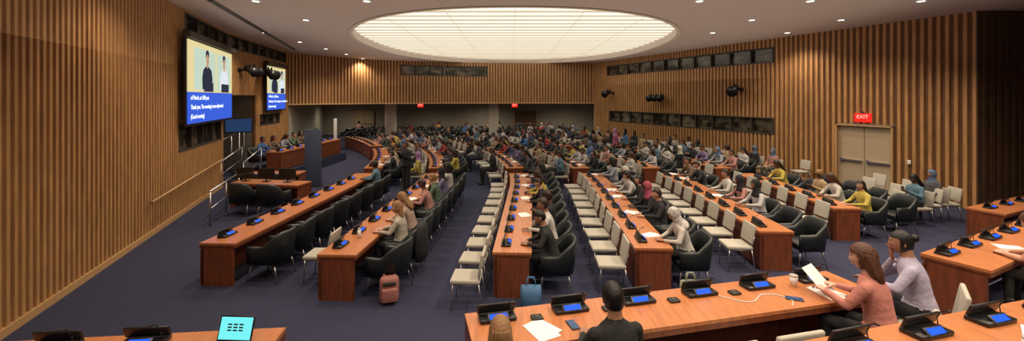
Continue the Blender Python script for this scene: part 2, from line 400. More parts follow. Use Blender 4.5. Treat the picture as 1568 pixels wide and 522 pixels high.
def wall_light(p,nrm,k=1,n=2):
    nrm=Vector(nrm).normalized(); t=Vector((nrm.y,-nrm.x,0)); b=MB()
    b.cone((0,0,0),nrm*.5,.03,.03,M_blkp,8); b.rbox((0,0,0),(.16,.16,.16),M_blkp,.02)
    b.cone(nrm*.5-t*.35*n/2,nrm*.5+t*.35*n/2,.02,.02,M_blkp,8)
    for i in range(n):
        c=nrm*.5+t*(i-(n-1)/2)*.42
        d=(nrm*.7+Vector((0,-.5,-.25))).normalized()
        b.cone(c-d*.2*k,c+d*.16*k,.10*k,.12*k,M_blkp,14); b.cone(c+d*.16*k,c+d*.26*k,.12*k,.16*k,M_blkp,14)
        b.cone(c-d*.26*k,c-d*.2*k,.06*k,.10*k,M_blkp,14); b.box(c+Vector((0,0,.12*k)),(.05,.05,.14*k),M_blkp)
    b.obj('wall_spotlight',Matrix.Translation(p))
c,t,n,L=lwall_frame(17.2,17.6); wall_light(c+n*.05+Vector((0,0,4.45)),n,1.3,2)
c,t,n,L=lwall_frame(19.2,19.6); wall_light(c+n*.05+Vector((0,0,4.45)),n,1.4,2)
for d,z,k,nn in((19.6,3.7,1.6,1),(24.3,3.35,1.2,3),(28.6,3.65,1.5,1)):
    wall_light(Vector((wallx(Rp,d),d,z))+rn*.05,rn,k,nn)
b=MB(); b.rbox((0,0,0),(1.0,.6,.06),M_blkp,.01); b.box((0,0,.032),(.92,.52,.005),M_mon); b.cone((0,-.3,-.05),(0,-2.0,-.05),.03,.03,M_metal)
b.box((0,-2.13,-.05),(.5,.03,.5),M_blkp)
b.obj('video_monitor',frame_M((-11.2,17.4,2.18),(.93,.36,0),(.36,-.93,0)))
def lw(d,off,z):
    c,t,n,L=lwall_frame(d-.1,d+.1); return c+n*off+Vector((0,0,z))
b=MB(); pts=[lw(9.9,.16,.86),lw(15.2,.16,1.08)]
b.cone(pts[0],pts[1],.028,.028,M_trim,10)
for k in(.04,.35,.66,.96):
    p=pts[0].lerp(pts[1],k); c,t,n,L=lwall_frame(10,11); b.cone(p,p-n*.12-Vector((0,0,.06)),.012,.012,M_metal,8)
b.obj('wall_handrail')
def free_rail(a,c,h0=.9,h1=.9,n=3,name='metal_railing'):
    a=Vector(a);c=Vector(c); up0=Vector((0,0,h0)); up1=Vector((0,0,h1)); posts=[]
    for i in range(n):
        p=a.lerp(c,i/(n-1)); posts.append((p,p+up0.lerp(up1,i/(n-1))))
    b=MB(); b.cone(a+up0,c+up1,.028,.028,M_metal,10); b.cone(a+up0*.5,c+up1*.5,.015,.015,M_metal,8)
    b.ell(a+up0,(.028,)*3,M_metal,8,6); b.ell(c+up1,(.028,)*3,M_metal,8,6)
    for p,q in posts: b.cone(p,q,.022,.022,M_metal,8)
    b.obj(name)
free_rail((-7.75,10.9,0),(-8.75,13.6,0))
b=MB(); b.prism([(-10.95,16.6),(-9.0,16.2),(-8.9,22.8),(-12.25,22.6)],0,.4,M_carpet); 
for i in range(2): b.prism([(-10.9,16.2-.3*i+.35),(-9.2,15.9-.3*i+.35),(-9.2,16.6),(-10.9,16.6)],0,.27-.13*i,M_carpet)
b.obj('dais_platform')
free_rail((-10.7,15.6,0),(-10.75,16.9,.4),.95,.95,2); free_rail((-9.75,15.4,0),(-9.75,16.5,.4),.95,.95,2)
free_rail((-11.9,16.3,0),(-12.0,19.0,.0),1.3,1.9,4)
# ------------------------------------------------------------------ desks
def desk(pts,side,zb=0,w=.65,name='conference_desk',h=.75):
    B=MB(); P=[Vector((x,y,0)) for x,y in pts]; N=[]
    for i in range(len(P)):
        t=(P[min(i+1,len(P)-1)]-P[max(i-1,0)]).normalized(); N.append(Vector((t.y,-t.x,0))*side)
    def band(o0,o1,z0,z1,mat):
        rings=[]
        for i in range(len(P)):
            p=P[i].copy()
            rings.append([p+N[i]*o0+Vector((0,0,z0)),p+N[i]*o1+Vector((0,0,z0)),p+N[i]*o1+Vector((0,0,z1)),p+N[i]*o0+Vector((0,0,z1))])
        B.loft(rings,mat,smooth=False)
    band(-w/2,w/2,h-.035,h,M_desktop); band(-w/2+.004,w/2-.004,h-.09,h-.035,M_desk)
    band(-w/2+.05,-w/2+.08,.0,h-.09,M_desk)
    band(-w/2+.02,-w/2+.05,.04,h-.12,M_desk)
    for i,k in((0,1),(-1,-1)):
        t=(P[i+1 if i==0 else -1]-P[0 if i==0 else -2]).normalized()*k; p=P[i]
        q=[p+N[i]*(-w/2+.03),p+N[i]*(w/2-.04),p+N[i]*(w/2-.04)+t*.05,p+N[i]*(-w/2+.03)+t*.05]
        B.prism([(v.x,v.y) for v in q],0,h-.06,M_desk)
    return B.obj(name,Matrix.Translation((0,0,zb)))
c=MB()
c.rbox((0,0,.019),(.34,.16,.036),M_blkp,.01)
R=Matrix.Translation((0,.05,.06))@Matrix.Rotation(math.radians(20),4,'X')
c.rbox((0,0,.03),(.36,.02,.10),M_blkp,.008,M=R)
R=Matrix.Translation((0,-.055,.045))@Matrix.Rotation(math.radians(38),4,'X')
c.rbox((0,0,0),(.20,.075,.02),M_blkp,.006,M=R); c.box((.0,0,.0115),(.160,.048,.002),M_blue,M=R)
pp=[Vector((.13,0,.03)),Vector((.13,.01,.10)),Vector((.12,-.02,.16)),Vector((.11,-.06,.19))]
for p,q in zip(pp,pp[1:]): c.cone(p,q,.004,.004,M_blkp,6)
c.cone(pp[-1],pp[-1]+Vector((-.010,-.03,.005)),.008,.008,M_blkp,8)
ME_console=c.mesh('delegate_console')
c=MB()
c.rbox((0,.02,.41),(.54,.52,.13),M_blk,.045,3)
path=[]
for s in range(0,5): path.append((.30,.25-.10*s))
for i in range(1,8):
    a=math.pi*i/8; path.append((.30*math.cos(a),-.17-.13*math.sin(a)))
for s in range(0,5): path.append((-.30,-.15+.10*s))
rings=[]
n=len(path)
for i,(x,y) in enumerate(path):
    x0,y0=path[max(i-1,0)];x1,y1=path[min(i+1,n-1)]; t=Vector((x1-x0,y1-y0,0)).normalized(); nn=Vector((t.y,-t.x,0))
    u=abs(i-(n-1)/2)/((n-1)/2); hgt=.90 if u<.33 else (.90-.24*((u-.33)/.3) if u<.63 else .66)
    lean=Vector((0,-.06*(1 if u<.5 else 0),0))
    p=Vector((x,y,0)); rr=[]
    for o,z in((-.03,.34),(.03,.34),(.035,hgt-.04),(.0,hgt),(-.035,hgt-.04)):
        rr.append(p-nn*o+Vector((0,0,z))+lean*((z-.34)/.56))
    rings.append(rr)
c.loft(rings,M_blk)
for sx in(-1,1):
    for y0,y1 in((.20,.27),(-.2,-.3)):
        c.cone((sx*.24,y0,.36),(sx*.29,y1,0),.018,.011,M_metal,8)
c.box((0,0,.345),(.46,.42,.03),M_blkp)
ME_arm=c.mesh('black_armchair')
c=MB()
c.rbox((0,.01,.445),(.48,.47,.07),M_cream,.025,3)
Rb=Matrix.Translation((0,-.235,.70))@Matrix.Rotation(math.radians(10),4,'X')
c.rbox((0,0,0),(.47,.045,.36),M_cream,.02,3,M=Rb)
for sx in(-1,1):
    c.cone((sx*.215,.20,.43),(sx*.225,.22,0),.012,.010,M_metal,8)
    c.cone((sx*.215,-.20,.43),(sx*.225,-.27,0),.012,.010,M_metal,8)
    c.cone((sx*.215,-.19,.41),(sx*.215,-.25,.66),.012,.012,M_metal,8)
    c.cone((sx*.215,.2,.40),(sx*.215,-.2,.40),.010,.010,M_metal,8)
c.cone((-.215,.2,.40),(.215,.2,.40),.010,.010,M_metal,8); c.cone((-.215,-.2,.40),(.215,-.2,.40),.010,.010,M_metal,8)
ME_cream=c.mesh('cream_chair')
# ------------------------------------------------------------------ people
def bake(mb,voxel,it=4):
    me=mb.mesh('tmp'); ob=bpy.data.objects.new('tmp',me); coll.objects.link(ob)
    m=ob.modifiers.new('r','REMESH'); m.mode='VOXEL'; m.voxel_size=voxel
    s=ob.modifiers.new('s','SMOOTH'); s.factor=.5; s.iterations=it
    dg=bpy.context.evaluated_depsgraph_get(); dg.update()
    e=bpy.data.meshes.new_from_object(ob.evaluated_get(dg)); 
    V=[v.co.copy() for v in e.vertices]; F=[list(p.vertices) for p in e.polygons]
    bpy.data.objects.remove(ob); bpy.data.meshes.remove(me); bpy.data.meshes.remove(e); return V,F
def make_hand(curl):
    b=MB(); b.loft([[Vector((x*w,y,z*h)) for x,z in((-1,-.5),(-.6,-1),(.6,-1),(1,-.5),(1,.5),(.6,1),(-.6,1),(-1,.5))] for y,w,h in((-.02,.026,.018),(.01,.03,.016),(.05,.04,.015),(.09,.041,.013))],M_skin)
    for x,L,sp in((-.031,.058,-.10),(-.0105,.072,-.03),(.0105,.080,.03),(.031,.072,.10)):
        p=Vector((x,.085,0)); a=.15*curl; r=.0095
        for seg,k in((.45,1),(.32,.8),(.23,.6)):
            d=Vector((math.sin(sp),math.cos(a),-math.sin(a))); q=p+d*L*seg
            b.cone(p,q,r,r*.9,M_skin,8); b.ell(q,(r*.9,)*3,M_skin,8,6); b.ell(p,(r,)*3,M_skin,8,6); p=q; a+=.45*curl; r*=.9
    p=Vector((.03,.025,-.003)); d=Vector((.75,.62,-.25)).normalized(); q=p+d*.045; e=q+Vector((.25,.9,-.3)).normalized()*.03
    b.ell(p,(.014,)*3,M_skin,8,6); b.cone(p,q,.013,.011,M_skin,8); b.ell(q,(.011,)*3,M_skin,8,6); b.cone(q,e,.011,.009,M_skin,8); b.ell(e,(.009,)*3,M_skin,8,6)
    V,F=bake(b,.0052,2); h=MB(); h.add(V,F,M_skin,True); return h
HAND=make_hand(1.0); HGRIP=make_hand(2.2)
def make_head(style,glasses=False):
    h=MB(); nu,nv=40,30; vs=[]; R=(.076,.096,.118)
    def pt(u,v):
        t=math.pi*v/nv; a=2*math.pi*u/nu
        x=R[0]*math.sin(t)*math.cos(a); y=R[1]*math.sin(t)*math.sin(a); z=R[2]*math.cos(t)
        if z<0: x*=1-.26*(-z/R[2])**1.5; y*=1-.08*(-z/R[2])
        if y<0 and z<-.03: y*=.85
        if y>0:
            g=lambda cx,cz,sx,sz:math.exp(-((x-cx)/sx)**2-((z-cz)/sz)**2)
            y+=.015*g(0,-.022,.017,.018)+.008*g(0,.002,.012,.022)-.008*g(.030,.012,.018,.013)-.008*g(-.030,.012,.018,.013)
            y+=.004*g(0,.035,.05,.012)+.008*g(0,-.058,.026,.014)+.012*g(0,-.098,.034,.020)-.004*g(0,-.078,.03,.007)
            y+=.003*g(.045,-.022,.02,.02)+.003*g(-.045,-.022,.02,.02)
        return Vector((x,y,z))
    vs=[Vector((0,0,R[2]))]+[pt(u,v) for v in range(1,nv) for u in range(nu)]+[Vector((0,.0,-R[2]))]
    fs=[(0,1+i,1+(i+1)%nu) for i in range(nu)]
    for j in range(nv-2):
        for i in range(nu): a=1+j*nu+i;bb=1+j*nu+(i+1)%nu; fs.append((a,a+nu,bb+nu,bb))
    o=1+(nv-2)*nu; fs+=[(o+i,len(vs)-1,o+(i+1)%nu) for i in range(nu)]
    h.add(vs,fs,M_skin,True)
    for sx in(-1,1):
        h.ell((sx*.030,.0785,.012),(.011,.008,.0055),M_eye,10,8); h.ell((sx*.030,.0850,.012),(.005,.003,.005),M_iris,8,6)
        h.ell((sx*.031,.0875,.029),(.016,.005,.0028),M_hair,10,6)
        if style!='hijab': h.ell((sx*.078,-.004,-.004),(.009,.018,.031),M_skin,10,8)
    h.ell((0,.0945,-.058),(.022,.006,.0055),M_lip,12,8)
    if style=='hijab':
        hr=(.092,.112,.130); mat=M_scarf
    else: hr=(.086,.106,.124); mat=M_hair
    if style=='curly': hr=(.100,.115,.133)
    if style=='crop': hr=(.080,.100,.121)
    nu,nv=48,30; vs=[]; 
    for j in range(nv+1):
        for i in range(nu):
            t=math.pi*j/nv; a=2*math.pi*i/nu
            k=1+(.010 if style in('long','short','bun') else .035 if style=='curly' else 0)*math.sin(a*(13 if style!='curly' else 7)+math.sin(t*(4 if style!='curly' else 17))*1.5)*math.sin(t)
            vs.append(Vector((hr[0]*k*math.sin(t)*math.cos(a),hr[1]*k*math.sin(t)*math.sin(a)-.006,hr[2]*math.cos(t)+.006)))
    fs=[]
    for j in range(nv):
        for i in range(nu):
            q=(j*nu+i,(j+1)*nu+i,(j+1)*nu+(i+1)%nu,j*nu+(i+1)%nu); cc=sum((vs[k] for k in q),Vector())/4
            x,y,z=cc
            hl=.062-.35*max(0,abs(x)-.035)
            if style=='hijab': keep=not(y>.045 and abs(x)<.062 and -.10<z<.06)
            elif style in('short','crop'): keep=not(y>.028 and z<hl) and not(z<-.015 and y>-.022) and z>-.07 and not(z<.03 and y>.012)
            elif style=='curly': keep=not(y>.045 and z<.06)
            else: keep=not(y>.03 and z<hl) and z>-.09
            if keep: fs.append(q)
    h.add(vs,fs,mat,True)
    def ring(z,rx,ry_,cy,n=28,wob=0): return [Vector((rx*math.cos(2*math.pi*i/n)*(1+wob*math.sin(i*2.3)),cy+ry_*math.sin(2*math.pi*i/n)*(1+wob*math.sin(i*3.1)),z)) for i in range(n)]
    if style=='long': h.loft([ring(z,rx,r2,cy,28,.04) for z,rx,r2,cy in((.06,.070,.07,-.035),(.02,.084,.075,-.03),(-.04,.092,.064,-.043),(-.11,.098,.055,-.058),(-.18,.104,.048,-.072),(-.25,.10,.04,-.085),(-.31,.075,.025,-.092))],M_hair)
    if style=='curly': h.loft([ring(z,rx*(1+.05*math.sin(z*90)),r2,cy,28,.09) for z,rx,r2,cy in((.06,.08,.08,-.03),(.03,.098,.08,-.03),(-.01,.106,.078,-.035),(-.05,.114,.075,-.04),(-.09,.12,.072,-.048),(-.13,.125,.068,-.055),(-.17,.123,.062,-.065),(-.21,.11,.05,-.075),(-.25,.075,.03,-.08))],M_hair)
    if style=='bun': h.ell((0,-.115,.05),(.042,.04,.042),M_hair,14,10)
    if style=='hijab': h.loft([ring(z,rx,r2,cy,28,.02) for z,rx,r2,cy in((-.055,.078,.088,-.01),(-.10,.080,.082,-.012),(-.145,.088,.080,-.02),(-.19,.125,.10,-.03),(-.235,.165,.115,-.035),(-.275,.175,.115,-.035))],M_scarf)
    return h
HEADS={s:make_head(s) for s in('short','long','bun','curly','hijab','crop')}
SH=1.01
POSES={
 'table':dict(lean=.12,el=((.25,.17,.80),(.25,.17,.80)),wr=((.12,.41,.785),(.12,.41,.785)),pitch=-4),
 'write':dict(lean=.32,el=((.27,.27,.80),(.27,.25,.80)),wr=((.07,.47,.785),(.12,.46,.785)),pitch=-28),
 'chin':dict(lean=.22,el=((.20,.33,.80),(.26,.22,.80)),wr=((.05,.25,1.02),(.06,.44,.785)),pitch=-2,updir=0),
 'lap':dict(lean=-.04,el=((.25,.02,.76),(.25,.02,.76)),wr=((.10,.25,.665),(.10,.25,.665)),pitch=0),
 'phone':dict(lean=.05,el=((.23,.08,.77),(.23,.08,.77)),wr=((.05,.30,.90),(.06,.30,.90)),pitch=-25,phone=True),
 'read':dict(lean=.20,el=((.24,.22,.80),(.24,.22,.80)),wr=((.12,.43,.83),(.12,.43,.83)),pitch=-10,sheet=True),
 'stand':dict(lean=.0,el=((.25,-.03,.77),(.25,-.03,.77)),wr=((.24,.04,.52),(.24,.04,.52)),pitch=0,stand=True),
 'standphone':dict(lean=.03,el=((.24,.05,.76),(.24,.05,.76)),wr=((.06,.28,.98),(.06,.28,.98)),pitch=-5,stand=True,phone=True),
}
cache={}
def person_mesh(pose,style,yaw=0,sleeve=True,wide=1.0):
    key=(pose,style,yaw,sleeve,wide)
    if key in cache: return cache[key]
    P=POSES[pose]; L=P['lean']; st=P.get('stand',False); dz=.36 if st else 0
    yl=lambda z:L*(z-.5)
    V3=lambda x,y,z:Vector((x,y,z+dz))
    b=MB(); prim=[]
    def cap(p,q,r0,r1,mat):
        b.cone(p,q,r0,r1,M_skin,12); b.ell(p,(r0,)*3,M_skin,12,8); b.ell(q,(r1,)*3,M_skin,12,8); prim.append((p,q,r0,r1,mat))
    def ring(z,rx,r2,n=20): return [V3(rx*math.cos(2*math.pi*i/n)*wide,yl(z)+r2*math.sin(2*math.pi*i/n),z) for i in range(n)]
    b.loft([ring(z,rx,r2) for z,rx,r2 in((.475,.13,.10),(.50,.175,.135),(.55,.185,.14),(.64,.165,.128),(.74,.150,.118),(.84,.16,.12),(.92,.172,.122),(.98,.170,.110),(1.03,.140,.092),(1.065,.088,.072),(1.09,.060,.058),(1.19,.052,.054))],M_skin)
    prim.append((V3(0,yl(.55),.55),V3(0,yl(.95),.95),.16,.15,M_cloth)); prim.append((V3(0,yl(.98),.98),V3(0,yl(1.05),1.045),.11,.06,M_cloth))
    prim.append((V3(0,yl(1.08),1.085),V3(0,yl(1.18),1.2),.055,.05,M_skin))
    hands=[]
    for i,sx in((0,1),(1,-1)):
        e=P['el'][i]; w=P['wr'][i]; s=V3(sx*.172*wide,yl(SH),SH-.03); E=V3(sx*e[0],e[1],e[2]); W=V3(sx*w[0],w[1],w[2])
        cap(s,E,.060,.047,M_cloth); cap(E,W,.046,.030,M_cloth if sleeve else M_skin)
        d=(W-E).normalized()
        if pose=='chin' and i==0: d=Vector((-.1,.1,1)).normalized()
        hands.append((W,d,sx,i))
    for sx in(-1,1):
        if st:
            hp=Vector((sx*.095,0,.90)); k=Vector((sx*.10,.02,.50)); a=Vector((sx*.105,-.01,.10))
        else:
            hp=Vector((sx*.095,.0,.565)); k=Vector((sx*.12,.43,.55)); a=Vector((sx*.12,.42,.11))
        cap(hp,k,.085,.062,M_trous); cap(k,a,.060,.040,M_trous)
        t=a+Vector((sx*.015,.15,-.065)); cap(a+Vector((0,-.02,-.06)),t,.040,.034,M_shoe)
        prim.append((a,a+Vector((0,0,-.05)),.02,.03,M_shoe))
    V,F=bake(b,.0145,5)
    lab=[]
    for f in F:
        c=sum((V[i] for i in f),Vector())/len(f); best=9;bm_=M_cloth
        for p,q,r0,r1,mat in prim:
            d=q-p; t=max(0,min(1,(c-p).dot(d)/max(d.length_squared,1e-9))); dd=(c-(p+d*t)).length-(r0+(r1-r0)*t)
            if dd<best: best=dd;bm_=mat
        lab.append(bm_)
    o=MB()
    for mt in set(lab): o.mi(mt)
    o.v=V; o.f=F; o.m=[o.mi(x) for x in lab]; o.s=[True]*len(F)
    for W,d,sx,i in hands:
        y=d; up=Vector((0,0,1))
        if abs(y.z)>.8: up=Vector((sx*.3,-1,0))
        x=y.cross(up).normalized(); z=x.cross(y).normalized()
        M=Matrix((x,y,z)).transposed().to_4x4()
        M.translation=W+d*.012
        grip=P.get('phone') or P.get('sheet') or pose=='write'
        fl = sx>0
        if fl: M=M@Matrix.Diagonal((-1,1,1,1))
        o.merge(HGRIP if grip else HAND,M,flip=fl)
    hy=yl(1.2)+.03; hc=V3(0,hy,1.225)
    M=Matrix.Translation(hc)@Matrix.Rotation(math.radians(yaw),4,'Z')@Matrix.Rotation(math.radians(P['pitch']),4,'X')
    o.merge(HEADS[style],M)
    o.loft([[V3(.064*math.cos(a)*k,yl(1.07)+.062*math.sin(a)*k,z) for a in [2*math.pi*j/16 for j in range(16)]] for z,k in((1.045,1.25),(1.075,1.08),(1.085,1.0),(1.07,.95))],M_cloth,caps=False)
    if P.get('phone'):
        w=P['wr'][0]; o.rbox(V3(0,w[1]+.085,w[2]+.05),(.075,.010,.15),M_blkp,.006,M=None)
    if P.get('sheet'):
        w=P['wr'][0]; o.box((0,0,0),(.22,.003,.30),M_paper,M=Matrix.Translation(V3(0,w[1]+.11,w[2]+.05))@Matrix.Rotation(-.8,4,'X'))
    me=o.mesh('person_%s_%s'%(pose,style)); cache[key]=me; return me
SHIRTS=[(.02,.02,.025)]*5+[(.03,.035,.06),(.05,.07,.14),(.6,.6,.62),(.66,.64,.60),(.62,.6,.56),(.55,.5,.42),(.45,.06,.06),(.50,.25,.22),(.24,.20,.36),(.13,.24,.32),(.10,.10,.11),(.2,.13,.09),(.48,.34,.2),(.38,.40,.46),(.55,.52,.5),(.12,.18,.12),(.55,.26,.06),(.08,.18,.42),(.60,.48,.10)]
TV=[('table','short',0),('table','long',20),('write','long',0),('chin','short',0),('table','curly',-20),('phone','bun',0),('table','hijab',0),('write','crop',0)]
LV=[('lap','short',10),('lap','long',-10),('phone','crop',0),('lap','hijab',0),('phone','long',0)]
def mesh_with(me,remap,name):
    m=me.copy(); m.name=name
    for i,mt in enumerate(m.materials):
        if mt in remap: m.materials[i]=remap[mt]
    return m
H_brown=simple('hair_auburn',(.085,.030,.016),.5,bump=.6,scale=1,stretch=(80,80,25)); H_blond=simple('hair_blonde',(.30,.16,.07),.5,bump=.6,scale=1,stretch=(90,90,10)); H_black=simple('hair_black',(.008,.006,.006),.4,bump=.5,scale=1,stretch=(80,80,12))
S_light=simple('skin_light',(.60,.35,.26),.5); S_tan=simple('skin_tan',(.36,.18,.11),.5); M_pale=simple('patterned_headscarf',(.50,.47,.44),.85,var=.5,scale=40)
def person(loc,face,variants,color=None,sc=None,mesh=None,name='seated_person'):
    if mesh is None:
        v=random.choice(variants); mesh=person_mesh(*v)
    return place(name,mesh,loc,ang_of(face)+ (random.uniform(-.12,.12) if sc is None else 0),sc or random.uniform(.97,1.03),color or random.choice(SHIRTS))
# ------------------------------------------------------------------ rows
A=[-5.2,-2.85,.0,2.4,5.0,7.6]
START=[7.45,6.9,7.0,7.2,8.1,9.8]
def rx(k,d): return A[k]+.05*(d-7)-.025*max(0,d-12)**2
def rn_(k,d):
    s=.05-.05*max(0,d-12); L=math.hypot(1,s); return (1/L,-s/L)
def off(k,d,o):
    n=rn_(k,d); return (rx(k,d)+n[0]*o,d+n[1]*o)
paper=MB(); paper.box((0,0,.002),(.21,.297,.003),M_paper); paper.box((.03,.02,.0045),(.21,.29,.002),M_paper,M=Matrix.Rotation(.25,4,'Z')); ME_paper=paper.mesh('paper_sheets')
bot=MB(); bot.cone((0,0,0),(0,0,.15),.032,.032,M_white,14); bot.cone((0,0,.15),(0,0,.19),.032,.013,M_white,14); bot.cone((0,0,.19),(0,0,.215),.014,.014,M_blkp,12); ME_bot=bot.mesh('water_bottle')
def laptop_mesh(scr):
    l=MB(); l.rbox((0,0,.01),(.33,.23,.018),M_blkp,.006); l.box((0,.02,.0195),(.28,.11,.002),M_frame)
    R=Matrix.Translation((0,.115,.018))@Matrix.Rotation(math.radians(-18),4,'X'); l.rbox((0,0,.11),(.33,.012,.22),M_blkp,.005,M=R); l.box((0,-.0075,.112),(.305,.002,.19),scr,M=R)
    if scr is M_cyan:
        for r in range(3):
            for q in range(3): l.box((-.06+q*.055,-.0092,.145-r*.025),(.04,.001,.012),M_iris,M=R)
    return l.mesh('laptop')
ME_lapc=laptop_mesh(M_cyan)
front_people={0:[13.2],1:[7.9,8.65,10.2,11.0,11.7,12.5,13.3],2:[7.4,8.2,9.0,10.5,11.2,12.0,12.8,13.6],3:[7.7,9.2,9.9,10.7,11.4,12.2,13.8],4:[9.9,10.7,11.4,12.9,13.6],5:[10.4,11.2,12.0,13.4,14.0]}
for k in range(6):
    for si,(d0,d1) in enumerate(((START[k],14.4),(15.5,21.6),(22.6,28.4))):
        n=max(2,int((d1-d0)/.9)); desk([(rx(k,d0+(d1-d0)*i/n),d0+(d1-d0)*i/n) for i in range(n+1)],1)
        d=d0+.42
        step=.78
        while d<d1-.3:
            f=rn_(k,d); face=(-f[0],-f[1])
            x,y=off(k,d,-.12); place('delegate_console',ME_console,(x,y,.75),ang_of(face))
            x,y=off(k,d,.72)
            if si==0: occ=any(abs(d-q)<.39 for q in front_people[k])
            else: occ=random.random()<(.8 if si==1 else .72)
            place('black_armchair',ME_arm,(x,y,0),ang_of(face)+(0 if occ else random.uniform(-.25,.25)))
            if occ:
                if not(k==3 and si==0 and d<8.2): 
                    if k==1 and si==0 and d<9: person((x,y,0),face,None,(.55,.5,.42) if d<8.3 else (.5,.36,.3),1.0,mesh_with(person_mesh('table','long',20) if d<8.3 else person_mesh('write','long',0),{M_hair:H_blond,M_skin:S_light},'fw'))
                    elif k==2 and si==0 and d<8: person((x,y,0),face,None,(.02,.02,.022),1.0,mesh_with(person_mesh('write','crop',0),{M_hair:H_black,M_skin:S_tan},'fm'))
                    else: person((x,y,0),face,TV)
                else: person((x,y,0),face,None,(.62,.58,.53),1.0,mesh_with(person_mesh('write','hijab',0),{M_scarf:M_pale,M_skin:S_tan},'wh'))
                if random.random()<.45:
                    a,c2=off(k,d,.16); place('paper_sheets',ME_paper,(a,c2+.28,.75),random.uniform(0,3))
            r=random.random()
            if r<.10: a,c2=off(k,d,.05); place('water_bottle',ME_bot,(a,c2+.42,.75))
            d+=step*(1/math.hypot(1,.05-.05*max(0,d-12)) if d>13 else 1)
        if k>=2 and si<2 or k>=1 and si==2 or (k==1 and si==1):
            d=d0+(-.25 if k==2 and si==0 else .15)
            while d<d1-.2:
                f=rn_(k,d); face=(-f[0],-f[1]); x,y=off(k,d,-.70)
                place('cream_chair',ME_cream,(x,y,0),ang_of(face)+random.uniform(-.06,.06))
                if random.random()<(.07 if si==0 else .40 if si==1 else .5) and d>9: person((x,y,0),face,LV)
                d+=.8*(1/math.hypot(1,.05-.05*max(0,d-12)) if d>13 else 1)
x,y=off(1,7.75,-.68); place('cream_chair',ME_cream,(x,y,0),ang_of((-1,0)))
for o in(1.7,2.75,3.6):
    d=10.6+(o-1.7)*.6
    while d<29:
        x,y=off(5,d,o)
        if x<wallx(Rp,max(12.4,min(y,30)))-.55 and not(13.6<y<16.4 and x>8.9) and y>10.0:
            f=rn_(5,d); face=(-f[0],-f[1])
            if o<2: place('black_armchair',ME_arm,(x,y,0),ang_of(face)+random.uniform(-.15,.15))
            else: place('cream_chair',ME_cream,(x,y,0),ang_of(face))
            if random.random()<(.65 if d>14 else .3): person((x,y,0),face,LV)
        d+=.85
for i in range(4): place('cream_chair',ME_cream,(9.9+i*.62,11.2+i*.12,0),ang_of((-1,.2)))
for r_,yy in enumerate((29.6,30.9,33.2,34.6,36)):
    xx=-13+ (0 if yy>31 else 4.5)
    while xx<5.0:
        if not(any(abs(xx-a)<1.1 and abs(yy-c2)<1.1 for a,c2 in COLS)) and (r_>1 or xx>rx(0,min(yy,29))+12):
            face=(-.45,-.9); place('black_armchair',ME_arm,(xx,yy,0),ang_of(face))
            if random.random()<(.6 if xx>-8 and r_<3 else .12): person((xx,yy,0),face,LV)
        xx+=.85
def standing(px,d,col,face,v,sc=1.0): place('standing_person',person_mesh(*v),(px,d,0),ang_of(face),sc,col)
standing(-3.72,14.98,(.02,.02,.025),(-.6,-.8),('standphone','short',0),1.04)
standing(2.5,28.9,(.3,.3,.33),(-1,-.4),('stand','short',0),1.0)
standing(5.9,22.1,(.10,.22,.42),(-1,-.2),('stand','hijab',0),1.0)
standing(5.4,22.2,(.45,.12,.2),(-1,-.2),('stand','hijab',0),1.0)
standing(1.6,22.15,(.02,.02,.02),(-1,.2),('stand','short',0),1.0)
# ------------------------------------------------------------------ dais furniture
desk([(-9.5,16.9),(-9.35,22.4)],-1,zb=.4,name='dais_desk')
for i in range(7):
    y=17.2+i*.78; place('black_armchair',ME_arm,(-10.25,y,.4),ang_of((1,-.1)))
    place('seated_person',person_mesh(*TV[i%8]),(-10.2,y,.4),ang_of((1,-.15)),1.0,random.choice(SHIRTS[7:]))
    place('delegate_console',ME_console,(-9.4,y,1.15),ang_of((-1,0)))
desk([(-8.45,13.1),(-6.2,12.7)],1,name='technician_desk')
for i,(x,y) in enumerate(((-7.6,12.1),(-6.7,11.95))): place('black_armchair',ME_arm,(x,y,0),ang_of((.15,1)),1.05)
mon=MB(); mon.rbox((0,0,.26),(.52,.03,.32),M_blkp,.01); mon.box((0,-.017,.26),(.48,.003,.28),M_iris); mon.cone((0,.02,0),(0,.02,.2),.02,.02,M_blkp,8); mon.rbox((0,.02,.008),(.22,.16,.016),M_blkp,.005)
mm=mon.mesh('desktop_monitor')
for x,y in((-8.2,13.05),(-7.5,12.95),(-6.8,12.85)): place('desktop_monitor',mm,(x,y,.75),0)
desk([(-9.2,14.4),(-7.2,14.6)],1,name='technician_desk')
for i in range(2): place('black_armchair',ME_arm,(-8.3+i*.8,13.85,0),ang_of((0,1)))
b=MB(); b.rbox((0,0,1.08),(.58,.10,2.1),M_bluep,.01); b.rbox((0,0,.02),(.65,.4,.04),M_blkp,.01); b.obj('banner_stand',Matrix.Translation((-7.45,15.9,0))@Matrix.Rotation(.2,4,'Z'))
b=MB(); b.rbox((0,0,1.1),(.16,.10,2.15),M_white,.02); b.rbox((0,0,.02),(.4,.35,.04),M_white,.01); b.obj('column_loudspeaker',Matrix.Translation((-9.7,23.3,0)))
